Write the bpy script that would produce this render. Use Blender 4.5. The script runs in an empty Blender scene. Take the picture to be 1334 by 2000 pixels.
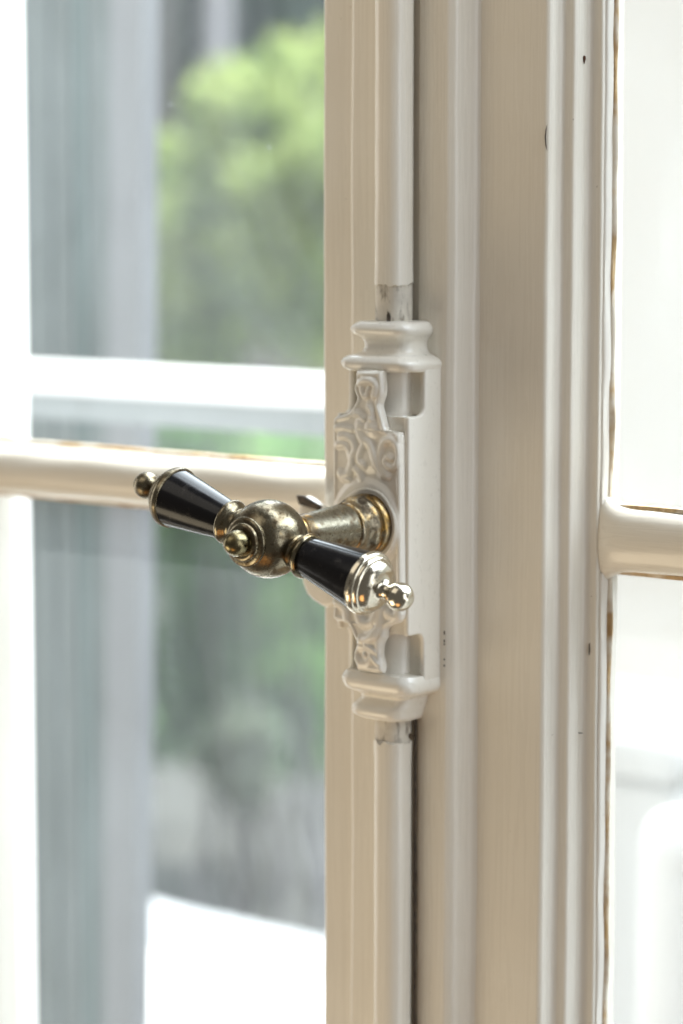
import bpy, bmesh, math, random
import numpy as np
from mathutils import Vector, Matrix, noise

scene = bpy.context.scene
COL = scene.collection
random.seed(7)
rng = np.random.default_rng(11)

# ------------------------------------------------------------------ camera
# X runs along the window to the right, +Y is outdoors, Z up; the origin sits behind the handle rosette.
F_PX, PH, AZ, PITCH, DIST = 5100.0, 2000.0, math.radians(39.5), math.radians(6.27), 0.85
FWD = Vector((-math.sin(AZ)*math.cos(PITCH), math.cos(AZ)*math.cos(PITCH), -math.sin(PITCH)))
RIGHT = Vector((math.cos(AZ), math.sin(AZ), 0))
UP = RIGHT.cross(FWD)
CAM = Vector((0, -.019, 0)) - DIST*FWD - (49/F_PX*DIST)*RIGHT + (22/F_PX*DIST)*UP

cd = bpy.data.cameras.new('camera')
cd.sensor_fit = 'VERTICAL'; cd.sensor_height = 36; cd.sensor_width = 24
cd.lens = F_PX/PH*36
cd.clip_start = .05; cd.clip_end = 400
cd.dof.use_dof = True
cd.dof.focus_distance = .812
cd.dof.aperture_fstop = 7.1
cd.dof.aperture_blades = 9
cam = bpy.data.objects.new('camera', cd); COL.objects.link(cam)
cam.matrix_world = Matrix.Translation(CAM) @ Matrix((RIGHT, UP, -FWD)).transposed().to_4x4()
scene.camera = cam

def at(px, py, Y):
    """point of the plane y = Y that the photograph shows at pixel (px, py)"""
    d = FWD + RIGHT*((px-667)/F_PX) - UP*((py-1000)/F_PX)
    return CAM + d*((Y-CAM.y)/d.y)

# ------------------------------------------------------------------ world, lamps, exposure
world = bpy.data.worlds.new('World'); scene.world = world
world.use_nodes = True
bg = world.node_tree.nodes['Background']
bg.inputs['Color'].default_value = (1.0, .93, .82, 1)
bg.inputs['Strength'].default_value = .07

def lamp(name, kind, loc, to, energy, color, size=None, size_y=None, angle=None):
    l = bpy.data.lights.new(name, kind); l.energy = energy; l.color = color
    if kind == 'AREA':
        l.shape = 'RECTANGLE'; l.size = size; l.size_y = size_y or size
    if angle is not None: l.angle = angle
    o = bpy.data.objects.new(name, l); COL.objects.link(o)
    o.location = loc
    o.rotation_euler = (Vector(to)-Vector(loc)).to_track_quat('-Z', 'Y').to_euler()
    return o

SUN_AZ, SUN_EL = math.radians(1.5), math.radians(61)
SUN = Vector((math.sin(SUN_AZ)*math.cos(SUN_EL), math.cos(SUN_AZ)*math.cos(SUN_EL), math.sin(SUN_EL)))
lamp('sun', 'SUN', SUN*10, (0, 0, 0), 3.7, (1, .97, .92), angle=math.radians(.53))
lamp('open_sky', 'AREA', (1.2, 6.8, 9), (.5, 3.2, -1), 5000, (.84, .92, 1.0), 24, 13)
lamp('room_window_light', 'AREA', (2.4, -.42, .35), (0, -.05, 0), 5.5, (.93, .97, 1.0), .8, 1.7)
lamp('added_left_fill', 'AREA', (-1.9, -.50, .1), (0, -.02, 0), 3.9, (1, .97, .92), .7, 1.8)  # unseen fill added to brighten the left-facing edges
lamp('floor_bounce_light', 'AREA', (-1.3, -1.7, -1.7), (0, 0, 0), 15.5, (1, .84, .59), 1.7, 1.4)
lamp('ceiling_bounce_light', 'AREA', (-.6, -1.5, 1.9), (0, 0, 0), 5.4, (1, .92, .79), 1.8, 1.6)
lamp('sunlit_floor_patch', 'AREA', (.25, -.75, -1.2), (0, -.1, 0), .9, (1, .5, .16), .5, .5)

scene.view_settings.view_transform = 'Standard'
scene.view_settings.look = 'None'
scene.view_settings.exposure = 1.0
scene.view_settings.gamma = 1
scene.view_settings.use_curve_mapping = False
scene.render.engine = 'CYCLES'
scene.cycles.use_denoising = True
scene.cycles.max_bounces = 10
scene.cycles.transparent_max_bounces = 24
scene.cycles.sample_clamp_indirect = 6
scene.cycles.caustics_reflective = False
scene.cycles.caustics_refractive = False

# ------------------------------------------------------------------ materials
def new_mat(name):
    m = bpy.data.materials.new(name); m.use_nodes = True
    nt = m.node_tree
    return m, nt, nt.nodes, nt.links, nt.nodes['Principled BSDF']

def coords(nt, scale=(1, 1, 1)):
    tc = nt.nodes.new('ShaderNodeTexCoord'); mp = nt.nodes.new('ShaderNodeMapping')
    mp.inputs['Scale'].default_value = scale
    nt.links.new(tc.outputs['Object'], mp.inputs['Vector'])
    return mp.outputs['Vector']

def noise_tex(nt, vec, scale, detail=3, rough=.55, dist=0.):
    n = nt.nodes.new('ShaderNodeTexNoise')
    n.inputs['Scale'].default_value = scale; n.inputs['Detail'].default_value = detail
    n.inputs['Roughness'].default_value = rough; n.inputs['Distortion'].default_value = dist
    nt.links.new(vec, n.inputs['Vector'])
    return n.outputs['Fac']

def ramp(nt, fac, stops):
    r = nt.nodes.new('ShaderNodeValToRGB')
    els = r.color_ramp.elements
    while len(els) < len(stops): els.new(.5)
    for e, (p, c) in zip(els, stops):
        e.position = p; e.color = (*c, 1) if len(c) == 3 else c
    nt.links.new(fac, r.inputs['Fac'])
    return r.outputs['Color']

def mixc(nt, fac, a, b):
    m = nt.nodes.new('ShaderNodeMix'); m.data_type = 'RGBA'
    for s, v in ((m.inputs['Factor'], fac), (m.inputs['A'], a), (m.inputs['B'], b)):
        if isinstance(v, (int, float)): s.default_value = v
        elif isinstance(v, tuple): s.default_value = (*v, 1)
        else: nt.links.new(v, s)
    return m.outputs['Result']

def maprange(nt, v, a, b, c=0., d=1.):
    m = nt.nodes.new('ShaderNodeMapRange')
    for k, x in zip(('From Min', 'From Max', 'To Min', 'To Max'), (a, b, c, d)): m.inputs[k].default_value = x
    nt.links.new(v, m.inputs['Value'])
    return m.outputs['Result']

def math_node(nt, op, a, b=None):
    m = nt.nodes.new('ShaderNodeMath'); m.operation = op
    for i, v in enumerate((a, b)):
        if v is None: continue
        if isinstance(v, (int, float)): m.inputs[i].default_value = v
        else: nt.links.new(v, m.inputs[i])
    return m.outputs['Value']

def bumps(nt, bsdf, items):
    prev = None
    for h, strength, dist in items:
        b = nt.nodes.new('ShaderNodeBump')
        b.inputs['Strength'].default_value = strength; b.inputs['Distance'].default_value = dist
        nt.links.new(h, b.inputs['Height'])
        if prev: nt.links.new(prev, b.inputs['Normal'])
        prev = b.outputs['Normal']
    nt.links.new(prev, bsdf.inputs['Normal'])

def paint(name, col, rough=.26, grain=(1, 1, .028), coat=.25, tint=(.70, .62, .50), bump=.35):
    """old gloss paint laid on with a brush along the grain"""
    m, nt, N, L, B = new_mat(name)
    v0 = coords(nt); vg = coords(nt, grain)
    brush = noise_tex(nt, vg, 620, 4, .65, .6)
    lumps = noise_tex(nt, coords(nt, tuple(.35 if g < .5 else 1 for g in grain)), 75, 2, .45)
    broad = noise_tex(nt, v0, 22, 3, .55)
    specks = noise_tex(nt, v0, 520, 2, .5)
    c = mixc(nt, maprange(nt, broad, .35, .75, 0, .22), col, tint)
    c = mixc(nt, maprange(nt, brush, .58, .8, 0, .05), c, tint)
    c = mixc(nt, maprange(nt, specks, .785, .81, 0, .6), c, (.22, .17, .12))
    L.new(c, B.inputs['Base Color'])
    L.new(maprange(nt, brush, .3, .7, rough-.06, rough+.1), B.inputs['Roughness'])
    B.inputs['Coat Weight'].default_value = coat; B.inputs['Coat Roughness'].default_value = .1
    bumps(nt, B, [(brush, bump, .00022), (lumps, .22, .0008), (specks, .15, .0003)])
    return m

M = {}
M['paint'] = paint('aged_cream_gloss_paint', (.80, .765, .69))
M['paint_cross'] = paint('aged_cream_gloss_paint_horizontal', (.80, .765, .69), rough=.28, grain=(.028, 1, 1))
M['paint_reveal'] = paint('thick_gloss_paint', (.82, .79, .73), rough=.16, coat=.4)
M['paint_lock'] = paint('cream_paint_over_cast_iron', (.82, .79, .72), rough=.3, grain=(1, 1, .6), coat=.6, bump=.2)

def worn_paint():
    m, nt, N, L, B = new_mat('worn_thin_paint_on_iron')
    v = coords(nt); vs = coords(nt, (1, 1, .35))
    a = noise_tex(nt, vs, 420, 5, .65); b = noise_tex(nt, v, 160, 4, .6)
    c = mixc(nt, maprange(nt, b, .35, .7), (.70, .66, .58), (.56, .52, .46))
    c = mixc(nt, maprange(nt, a, .50, .66, 0, .85), c, (.19, .16, .12))
    L.new(c, B.inputs['Base Color']); B.inputs['Roughness'].default_value = .5
    bumps(nt, B, [(a, .5, .0004), (b, .3, .0006)])
    return m
M['worn'] = worn_paint()

def stain():
    m, nt, N, L, B = new_mat('dark_grime')
    v = coords(nt)
    a = noise_tex(nt, v, 600, 4, .6)
    L.new(ramp(nt, a, [(.3, (.03, .025, .02)), (.7, (.13, .10, .075))]), B.inputs['Base Color'])
    B.inputs['Roughness'].default_value = .75
    bumps(nt, B, [(a, .5, .0005)])
    return m
M['grime'] = stain()

def bare_wood():
    m, nt, N, L, B = new_mat('bare_ochre_wood')
    v = coords(nt, (1, 1, .2)); a = noise_tex(nt, v, 500, 4, .6); b = noise_tex(nt, coords(nt), 60, 3, .6)
    c = ramp(nt, a, [(.3, (.36, .22, .10)), (.6, (.58, .40, .20)), (.8, (.70, .58, .40))])
    c = mixc(nt, maprange(nt, b, .42, .58, 0, .95), c, (.74, .68, .58))
    L.new(c, B.inputs['Base Color']); B.inputs['Roughness'].default_value = .55
    bumps(nt, B, [(a, .4, .0004)])
    return m
M['wood'] = bare_wood()

def plain(name, col, rough=.5, var=.0, scale=8, metallic=0):
    m, nt, N, L, B = new_mat(name)
    a = noise_tex(nt, coords(nt), scale, 4, .6)
    c2 = tuple(x*(1-var) for x in col)
    L.new(mixc(nt, maprange(nt, a, .3, .7), col, c2), B.inputs['Base Color'])
    B.inputs['Roughness'].default_value = rough; B.inputs['Metallic'].default_value = metallic
    bumps(nt, B, [(a, .2, .01/scale)])
    return m

M['resin'] = plain('brown_resin', (.10, .032, .008), .2, .4, 300)

def brass(name, base, dark, gold, gold_lo, dark_lo, rough):
    """worn plated brass: grey plate, gold where it has rubbed through, brown tarnish"""
    m, nt, N, L, B = new_mat(name)
    v = coords(nt)
    a = noise_tex(nt, v, 95, 5, .65); b = noise_tex(nt, v, 210, 5, .7); s = noise_tex(nt, coords(nt, (1, 1, .3)), 900, 3, .6)
    w = noise_tex(nt, v, 430, 4, .7)
    c = mixc(nt, maprange(nt, a, gold_lo, gold_lo+.12), base, gold)
    c = mixc(nt, maprange(nt, b, dark_lo, dark_lo+.14, 0, .9), c, dark)
    pits = maprange(nt, w, .61, .70, 0, .85)
    c = mixc(nt, pits, c, (.035, .025, .015))
    L.new(c, B.inputs['Base Color'])
    B.inputs['Metallic'].default_value = 1
    r = math_node(nt, 'ADD', maprange(nt, b, .35, .75, rough-.06, rough+.2), math_node(nt, 'MULTIPLY', pits, .25))
    L.new(r, B.inputs['Roughness'])
    bumps(nt, B, [(s, .12, .0002), (b, .3, .00035), (w, .22, .0002)])
    return m
M['brass'] = brass('tarnished_plated_brass', (.225, .195, .135), (.085, .062, .036), (.32, .22, .095), .60, .48, .23)
M['brass_shaft'] = brass('pitted_plated_brass', (.28, .26, .20), (.11, .078, .045), (.44, .26, .08), .52, .47, .29)
M['brass_old'] = brass('heavily_tarnished_brass', (.30, .26, .19), (.05, .035, .022), (.38, .235, .075), .45, .48, .3)
M['brass_knob'] = brass('yellow_brass', (.20, .17, .095), (.08, .06, .03), (.28, .21, .09), .58, .56, .2)
M['nickel'] = brass('bright_plated_brass', (.66, .61, .50), (.24, .19, .12), (.66, .52, .30), .66, .62, .14)

def ebony():
    m, nt, N, L, B = new_mat('polished_black_wood')
    v = coords(nt)
    a = noise_tex(nt, v, 240, 4, .65); s = noise_tex(nt, coords(nt, (.25, 1, 1)), 700, 3, .7)
    c = mixc(nt, maprange(nt, a, .6, .75), (.008, .0075, .0085), (.03, .026, .024))
    c = mixc(nt, maprange(nt, s, .80, .84, 0, .4), c, (.16, .15, .14))
    L.new(c, B.inputs['Base Color'])
    L.new(maprange(nt, a, .3, .7, .13, .24), B.inputs['Roughness'])
    B.inputs['Specular IOR Level'].default_value = .26
    bumps(nt, B, [(s, .03, .0002), (a, .08, .0003)])
    return m
M['ebony'] = ebony()

def glass():
    m = bpy.data.materials.new('old_window_glass'); m.use_nodes = True
    nt = m.node_tree; nt.nodes.clear(); L = nt.links
    out = nt.nodes.new('ShaderNodeOutputMaterial')
    tr = nt.nodes.new('ShaderNodeBsdfTransparent'); tr.inputs['Color'].default_value = (.975, .985, .98, 1)
    gl = nt.nodes.new('ShaderNodeBsdfGlossy'); gl.inputs['Roughness'].default_value = .02
    fr = nt.nodes.new('ShaderNodeFresnel'); fr.inputs['IOR'].default_value = 1.45
    mx = nt.nodes.new('ShaderNodeMixShader')
    ge = nt.nodes.new('ShaderNodeNewGeometry')
    outer = math_node(nt, 'SUBTRACT', 1., ge.outputs['Backfacing'])       # no false total reflection inside the thin pane
    L.new(math_node(nt, 'MULTIPLY', fr.outputs['Fac'], outer), mx.inputs['Fac']); L.new(tr.outputs[0], mx.inputs[1]); L.new(gl.outputs[0], mx.inputs[2])
    du = nt.nodes.new('ShaderNodeBsdfTranslucent'); du.inputs['Color'].default_value = (.84, .92, .95, 1)
    vo = nt.nodes.new('ShaderNodeTexVoronoi'); vo.inputs['Scale'].default_value = 44; vo.inputs['Randomness'].default_value = 1
    L.new(coords(nt), vo.inputs['Vector'])
    sx = nt.nodes.new('ShaderNodeSeparateXYZ')
    L.new(ge.outputs['True Normal'], sx.inputs[0])
    spot = math_node(nt, 'MULTIPLY', maprange(nt, vo.outputs['Distance'], .055, .02, 0, .13), maprange(nt, sx.outputs['Y'], -.5, -.6))
    film = maprange(nt, noise_tex(nt, coords(nt, (1, 1, .4)), 16, 5, .65, .8), .3, .75, .032, .085)
    dust = math_node(nt, 'MULTIPLY', math_node(nt, 'MAXIMUM', spot, film), outer)
    m2 = nt.nodes.new('ShaderNodeMixShader')
    L.new(dust, m2.inputs['Fac']); L.new(mx.outputs[0], m2.inputs[1]); L.new(du.outputs[0], m2.inputs[2])
    L.new(m2.outputs[0], out.inputs['Surface'])
    return m
M['glass'] = glass()

def leaf_mat(name, c1, c2):
    m = bpy.data.materials.new(name); m.use_nodes = True
    nt = m.node_tree; nt.nodes.clear(); L = nt.links
    out = nt.nodes.new('ShaderNodeOutputMaterial')
    n = noise_tex(nt, coords(nt), 7, 3, .6)
    c = ramp(nt, n, [(.35, c1), (.65, c2)])
    d = nt.nodes.new('ShaderNodeBsdfDiffuse'); t = nt.nodes.new('ShaderNodeBsdfTranslucent')
    L.new(c, d.inputs['Color']); L.new(c, t.inputs['Color'])
    mx = nt.nodes.new('ShaderNodeMixShader'); mx.inputs['Fac'].default_value = .5
    L.new(d.outputs[0], mx.inputs[1]); L.new(t.outputs[0], mx.inputs[2])
    L.new(mx.outputs[0], out.inputs['Surface'])
    return m
M['leaf_light'] = leaf_mat('spring_green_leaves', (.25, .35, .11), (.46, .53, .20))
M['leaf_mid'] = leaf_mat('mid_green_leaves', (.15, .30, .11), (.26, .43, .16))
M['leaf_fresh'] = leaf_mat('fresh_green_leaves', (.19, .35, .12), (.32, .48, .18))
M['leaf_grey'] = leaf_mat('grey_green_leaves', (.28, .34, .25), (.42, .48, .37))
M['leaf_dark'] = leaf_mat('dark_evergreen_leaves', (.03, .055, .04), (.06, .10, .06))
M['bark'] = plain('grey_bark', (.13, .115, .10), .85, .5, 30)
M['bark_pale'] = plain('pale_bark', (.42, .40, .42), .8, .35, 20)
M['white_render'] = plain('white_rendered_wall', (.92, .91, .89), .8, .03, 6)
M['white_paint'] = plain('white_outdoor_paint', (.86, .87, .88), .5, .04, 10)
M['dull_white'] = plain('dull_white_paint', (.66, .655, .64), .6, .04, 10)
M['rail_shade'] = plain('rail_shade_grey', (.24, .26, .265), .5, .1, 10)  # shade of the handrail's lower face, put into the colour
M['grey_board'] = plain('weathered_grey_board', (.135, .158, .158), .7, .25, 5)
M['teal_board'] = plain('grey_green_board', (.135, .18, .178), .7, .25, 5)
M['pale_board'] = plain('pale_grey_board', (.205, .21, .222), .65, .12, 5)
M['soil'] = plain('dark_planted_soil', (.075, .075, .065), .95, .5, 6)
M['ground'] = plain('pale_gravel_ground', (.72, .70, .66), .95, .12, 40)

# ------------------------------------------------------------------ mesh helpers
def link(name, me, mat=None, parent=None):
    o = bpy.data.objects.new(name, me); COL.objects.link(o)
    if mat: me.materials.append(M[mat])
    if parent: o.parent = parent
    return o

def from_bm(name, bm, mat, parent=None, smooth=True, bevel=0, seg=3):
    bmesh.ops.recalc_face_normals(bm, faces=bm.faces)
    me = bpy.data.meshes.new(name); bm.to_mesh(me); bm.free()
    if smooth: me.polygons.foreach_set('use_smooth', [True]*len(me.polygons))
    o = link(name, me, mat, parent)
    if bevel:
        b = o.modifiers.new('bevel', 'BEVEL'); b.width = bevel; b.segments = seg; b.limit_method = 'ANGLE'; b.angle_limit = math.radians(30)
        b.harden_normals = False
    if smooth:
        me.update()
    return o

def thing(name, label, cat, loc=(0, 0, 0), group=None):
    o = bpy.data.objects.new(name, None); COL.objects.link(o); o.location = loc
    o.empty_display_size = .02
    o['label'] = label; o['category'] = cat; o['kind'] = 'thing'
    if group: o['group'] = group
    return o

def child(o, parent):
    """parent o while it keeps its place"""
    o.parent = parent
    o.matrix_parent_inverse = Matrix.Translation(parent.matrix_world.translation if False else Vector(parent_loc(parent))).inverted()
    return o
def parent_loc(p):
    v = Vector((0, 0, 0))
    while p: v += p.location; p = p.parent
    return v

def box(name, lo, hi, mat, parent=None, bevel=0, seg=2):
    bm = bmesh.new()
    bmesh.ops.create_cube(bm, size=1)
    for v in bm.verts:
        v.co = Vector([(lo[i]+hi[i])/2 + v.co[i]*(hi[i]-lo[i]) for i in range(3)])
    o = from_bm(name, bm, mat, None, smooth=bool(bevel), bevel=bevel, seg=seg)
    if parent: child(o, parent)
    return o

def wob(x, y, z, s=18., a=.0003):
    return a*noise.noise(Vector((x*s*3, y*s*3, z*s)))

def sweep_z(name, prof, z0, z1, mat, parent=None, n=140, wobble=.00035, closed=True, seed=0.):
    """extrude a plan outline (x, y) along Z, its edges wavering a little like old joinery"""
    bm = bmesh.new(); rings = []
    for k in range(n+1):
        z = z0+(z1-z0)*k/n
        ring = []
        for i, (x, y) in enumerate(prof):
            dx = wob(x+seed, y, z, 14, wobble)+wob(x, y+seed+5, z, 55, wobble*.35)
            dy = wob(x+3+seed, y, z, 14, wobble)+wob(x+9, y+seed, z, 55, wobble*.35)
            ring.append(bm.verts.new((x+dx, y+dy, z)))
        rings.append(ring)
    m = len(prof)
    for a, b in zip(rings, rings[1:]):
        for i in range(m if closed else m-1):
            j = (i+1) % m
            bm.faces.new((a[i], a[j], b[j], b[i]))
    if closed:
        bm.faces.new(rings[0]); bm.faces.new(rings[-1])
    o = from_bm(name, bm, mat)
    sharp(o, 42)
    if parent: child(o, parent)
    return o

def sharp(o, deg):
    """smooth shading with sharp edges above an angle"""
    me = o.data
    bm = bmesh.new(); bm.from_mesh(me)
    lim = math.radians(deg)
    for e in bm.edges:
        e.smooth = not (len(e.link_faces) == 2 and e.calc_face_angle(0) > lim)
    bm.to_mesh(me); bm.free()

def arc(cx, cy, r, a0, a1, n=6, ry=None):
    ry = r if ry is None else ry
    return [(cx+r*math.cos(math.radians(a0+(a1-a0)*i/n)), cy+ry*math.sin(math.radians(a0+(a1-a0)*i/n))) for i in range(n+1)]

def lathe(name, prof, origin, axis, mat, parent=None, seg=56, deg=38, wobble=0.):
    """turn a profile of (distance along axis, radius)"""
    axis = Vector(axis).normalized()
    ref = Vector((0, 0, 1)) if abs(axis.z) < .9 else Vector((0, 1, 0))
    u = axis.cross(ref).normalized(); w = axis.cross(u)
    bm = bmesh.new(); rings = []
    for t, r in prof:
        c = axis*t
        if r < 1e-6:
            rings.append([bm.verts.new(c)])
        else:
            ring = []
            for k in range(seg):
                a = 2*math.pi*k/seg
                rr = r*(1+wobble*noise.noise(Vector((math.cos(a)*2, math.sin(a)*2, t*300))))
                ring.append(bm.verts.new(c+(u*math.cos(a)+w*math.sin(a))*rr))
            rings.append(ring)
    for a, b in zip(rings, rings[1:]):
        for k in range(seg):
            j = (k+1) % seg
            if len(a) == 1 and len(b) == 1: continue
            if len(a) == 1: bm.faces.new((a[0], b[j], b[k]))
            elif len(b) == 1: bm.faces.new((a[k], a[j], b[0]))
            else: bm.faces.new((a[k], a[j], b[j], b[k]))
    for r in (rings[0], rings[-1]):
        if len(r) > 1: bm.faces.new(r)
    o = from_bm(name, bm, mat); sharp(o, deg)
    o.location = Vector(origin)
    if parent: child(o, parent)
    return o

def spline(pts, n=8):
    """Catmull-Rom through (a, b) pairs"""
    out = []
    P = [pts[0]]+list(pts)+[pts[-1]]
    for i in range(1, len(P)-2):
        p0, p1, p2, p3 = (np.array(P[i+k], float) for k in (-1, 0, 1, 2))
        for k in range(n):
            t = k/n
            out.append(tuple(.5*((2*p1)+(-p0+p2)*t+(2*p0-5*p1+4*p2-p3)*t*t+(-p0+3*p1-3*p2+p3)*t**3)))
    out.append(tuple(pts[-1]))
    return out

# ------------------------------------------------------------------ setting outdoors: ground
bm = bmesh.new()
for x, y in ((-60, .13), (60, .13), (60, 90), (-60, 90)): bm.verts.new((x, y, -1.45))
bm.faces.new(bm.verts)
g = from_bm('ground', bm, 'ground', smooth=False); g['kind'] = 'structure'

bm = bmesh.new()
for x, y in ((-60, 1.7), (60, 1.7), (60, 90), (-60, 90)): bm.verts.new((x, y, -1.44))
bm.faces.new(bm.verts)
g = from_bm('planting_bed', bm, 'soil', smooth=False); g['kind'] = 'structure'

# ------------------------------------------------------------------ the two casements
ZB, ZT = -.36, .36
XL = -.0371                                    # left edge of the meeting stile
YG = .031                                      # glass
left = thing('casement_window', 'cream casement leaf left of the lock, with dusty panes showing a garden', 'window')
right = thing('casement_window', 'cream painted casement leaf at right with stepped mouldings and a glaring white pane', 'window')

# meeting stile with its raised cover strip; listed as (x, y) running left to right along the room side
st = [(XL, .046), (XL, .0048)] + arc(XL+.0016, .0046, .0016, 180, 270, 4)[1:]
st += [(-.0236, .0032)]
st += arc(-.0207, .0025, .0025, 180, 270, 7)   # step up to the cover strip, rounded arris
st += [(-.0100, 0), (-.0058, .0001), (-.0056, .0016), (.0060, .0016), (.0064, .0003), (.0070, 0), (.0172, 0)]   # the rod lies in a shallow groove
st += spline([(.0180, .0002), (.0199, .0019), (.0212, .0052), (.0226, .0086), (.0239, .0101)], 4)[0:]
st += [(.0239, .046)]
sweep_z('stile', st, ZB, ZT, 'paint', left, n=200)

# the hinge stile of the left leaf (out at the wall)
sweep_z('stile', [(-.262, .05), (-.262, .012), (-.244, .012), (-.240, .022), (-.240, .05)], ZB, ZT, 'paint', left, n=60)

# right leaf stile: flat, then ovolo, cove, bead and reveal stepping back to the glass
rs = [(.0230, .0365), (.0230, .0101), (.0300, .0100), (.0484, .0100)]
rs += spline([(.0492, .0101), (.0502, .0112), (.0508, .0142), (.0519, .0160), (.0536, .0165), (.0553, .0172), (.0561, .0200), (.0566, .0230), (.0578, .0242)], 4)
rs += [(.0600, .0243)] + arc(.0604, .0251, .0008, -90, 0, 3)[0:]
rs += [(.0612, .0296), (.0612, .0365)]
sweep_z('stile', rs, ZB, ZT, 'paint', right, n=200, seed=2.)

def muntin(x0, x1, zc, parent, seed, nose):
    """rounded glazing bar; nose is how near its front comes to the room"""
    h = .0103; d = YG-.0028-nose
    half = [(1., .0100), (.72, .0095), (.45, .0083), (.22, .0065), (.07, .0040), (0., .0014)]
    room = spline([(t, z) for t, z in half]+[(t, -z) for t, z in reversed(half)], 5)
    bm = bmesh.new(); rings = []; n = 60
    for k in range(n+1):
        x = x0+(x1-x0)*(k/n)**1.5
        e = math.exp(-max(0, x-XR_)/.0040) if x0 > 0 else 0
        prof = [(YG-.0012, h)]+[(nose+t*d+(1-t)*e*.0022, z) for t, z in room]+[(YG-.0012, -h), (.045, -.006), (.045, .006)]
        rings.append([bm.verts.new((x, y+wob(y+seed, z, x, 40, .0003), z*(1+.42*e)+zc+wob(z+seed+4, y, x, 40, .0005))) for y, z in prof])
    m = len(rings[0])
    for a, b in zip(rings, rings[1:]):
        for i in range(m): bm.faces.new((a[i], a[(i+1) % m], b[(i+1) % m], b[i]))
    bm.faces.new(rings[0]); bm.faces.new(rings[-1])
    o = from_bm('glazing_bar', bm, 'paint_cross'); sharp(o, 45); child(o, parent)
    return o
XR_ = .0612
ZL, ZR = .0019, -.0046
muntin(-.2395, XL+.001, ZL, left, 1., .0155)
muntin(.0602, .33, ZR, right, 5., .0226)

# painted glossy reveal strip of the right stile, with a rounded paint fillet towards the bar
def strip_z(name, x, y0, y1, z0, z1, mat, parent, t=.0007, seed=0., wobble=.0008, n=120):
    """a thin uneven strip on a face that looks along +X"""
    bm = bmesh.new(); rings = []
    for k in range(n+1):
        z = z0+(z1-z0)*k/n
        e = wobble*noise.noise(Vector((seed, 0, z*60)))+wobble*.6*noise.noise(Vector((seed+7, 0, z*190)))
        b = .25*wobble*noise.noise(Vector((seed+3, 1, z*90))); wv = 1+.55*noise.noise(Vector((seed+5, 2, z*45)))
        ring = [(x, y1), (x, y0+e), (x+t*.7, y0+e+.0003), (x+t*wv+b, y0+e+.0010), (x+t*wv+b, y1)]
        rings.append([bm.verts.new((a, c, z)) for a, c in ring])
    for a, b in zip(rings, rings[1:]):
        for i in range(5): bm.faces.new((a[i], a[(i+1) % 5], b[(i+1) % 5], b[i]))
    bm.faces.new(rings[0]); bm.faces.new(rings[-1])
    o = from_bm(name, bm, mat); sharp(o, 50); child(o, parent); return o
XR = .0612
for z0, z1, sd in ((ZR+.0112, ZT, 1.), (ZB, ZR-.0112, 9.)):
    strip_z('paint_edge', XR-.0001, .0256, .0292, z0, z1, 'paint_reveal', right, .0009, sd, .0002)
    strip_z('bare_wood_edge', XR+.0001, .0291, YG-.0004, z0, z1, 'wood', right, .0016, sd+3, .0005)

def strip_x(name, z, s, y0, y1, x0, x1, mat, parent, t=.0012, seed=0., wobble=.0006, n=90):
    """a thin uneven strip above (s = 1) or under (s = -1) a glazing bar"""
    bm = bmesh.new(); rings = []
    for k in range(n+1):
        x = x0+(x1-x0)*k/n
        e = wobble*noise.noise(Vector((x*60, seed, 0)))+wobble*.6*noise.noise(Vector((x*170, seed+4, 0)))
        ring = [(y1, z), (y0+e, z), (y0+e+.0004, z+s*t*.8), (y1, z+s*(t+e*.4))]
        rings.append([bm.verts.new((x, a, c)) for a, c in ring])
    for a, b in zip(rings, rings[1:]):
        for i in range(4): bm.faces.new((a[i], a[(i+1) % 4], b[(i+1) % 4], b[i]))
    bm.faces.new(rings[0]); bm.faces.new(rings[-1])
    o = from_bm(name, bm, mat); sharp(o, 50); child(o, parent); return o
for s in (1, -1):
    strip_x('bare_wood_edge', ZR+s*.0101, s, YG-.0030, YG-.0004, XR+.0018, .33, 'wood', right, .0016, 2.+s)
    strip_x('bare_wood_edge', ZL+s*.0100, s, YG-.0030, YG-.0004, -.2395, XL-.0002, 'wood', left, .0014, 12.+s)

# panes
def pane(x0, x1, z0, z1, parent):
    o = box('pane', (x0, YG, z0), (x1, YG+.0025, z1), 'glass', parent)
    return o
pane(-.2398, XL-.0003, ZL+.0118, ZT, left); pane(-.2398, XL-.0003, ZB, ZL-.0118, left)
pane(XR+.0004, .33, ZR+.0122, ZT, right); pane(XR+.0004, .33, ZB, ZR-.0122, right)

# small flaws on the mouldings of the right leaf
def flat_drop(name, px, py, Y, pts, mat, parent, nrm=(0, -1, 0), t=.0004):
    """a thin raised blot: outline pts in millimetres (across, up)"""
    c = at(px, py, Y); nrm = Vector(nrm).normalized(); ux = Vector((0, 0, 1)).cross(nrm).normalized()*-1
    bm = bmesh.new()
    top = [bm.verts.new(c+ux*(x/1000)+Vector((0, 0, y/1000))+nrm*.0001) for x, y in pts]
    m = Vector((sum(v.co.x for v in top), sum(v.co.y for v in top), sum(v.co.z for v in top)))/len(top)
    apex = bm.verts.new(m+nrm*t)
    for a, b in zip(top, top[1:]+top[:1]): bm.faces.new((a, b, apex))
    o = from_bm(name, bm, mat); child(o, parent); return o
flat_drop('resin_drop', 1141, 116, .0208, [(-.05, -1.6), (.25, -.8), (.62, .3), (.55, .9), (.1, 1.25), (-.45, .95), (-.55, .3), (-.3, -.7)], 'resin', right, (.63, -.77, 0), .0006)
flat_drop('paint_chip', 1067, 268, .0102, [(-.2, 4), (.3, 2.2), (.55, 0), (.3, -2.6), (-.3, -4.4), (.1, -2.4), (.35, 0), (.15, 2.2)], 'grime', right, (.63, -.77, 0), .0003)
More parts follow.
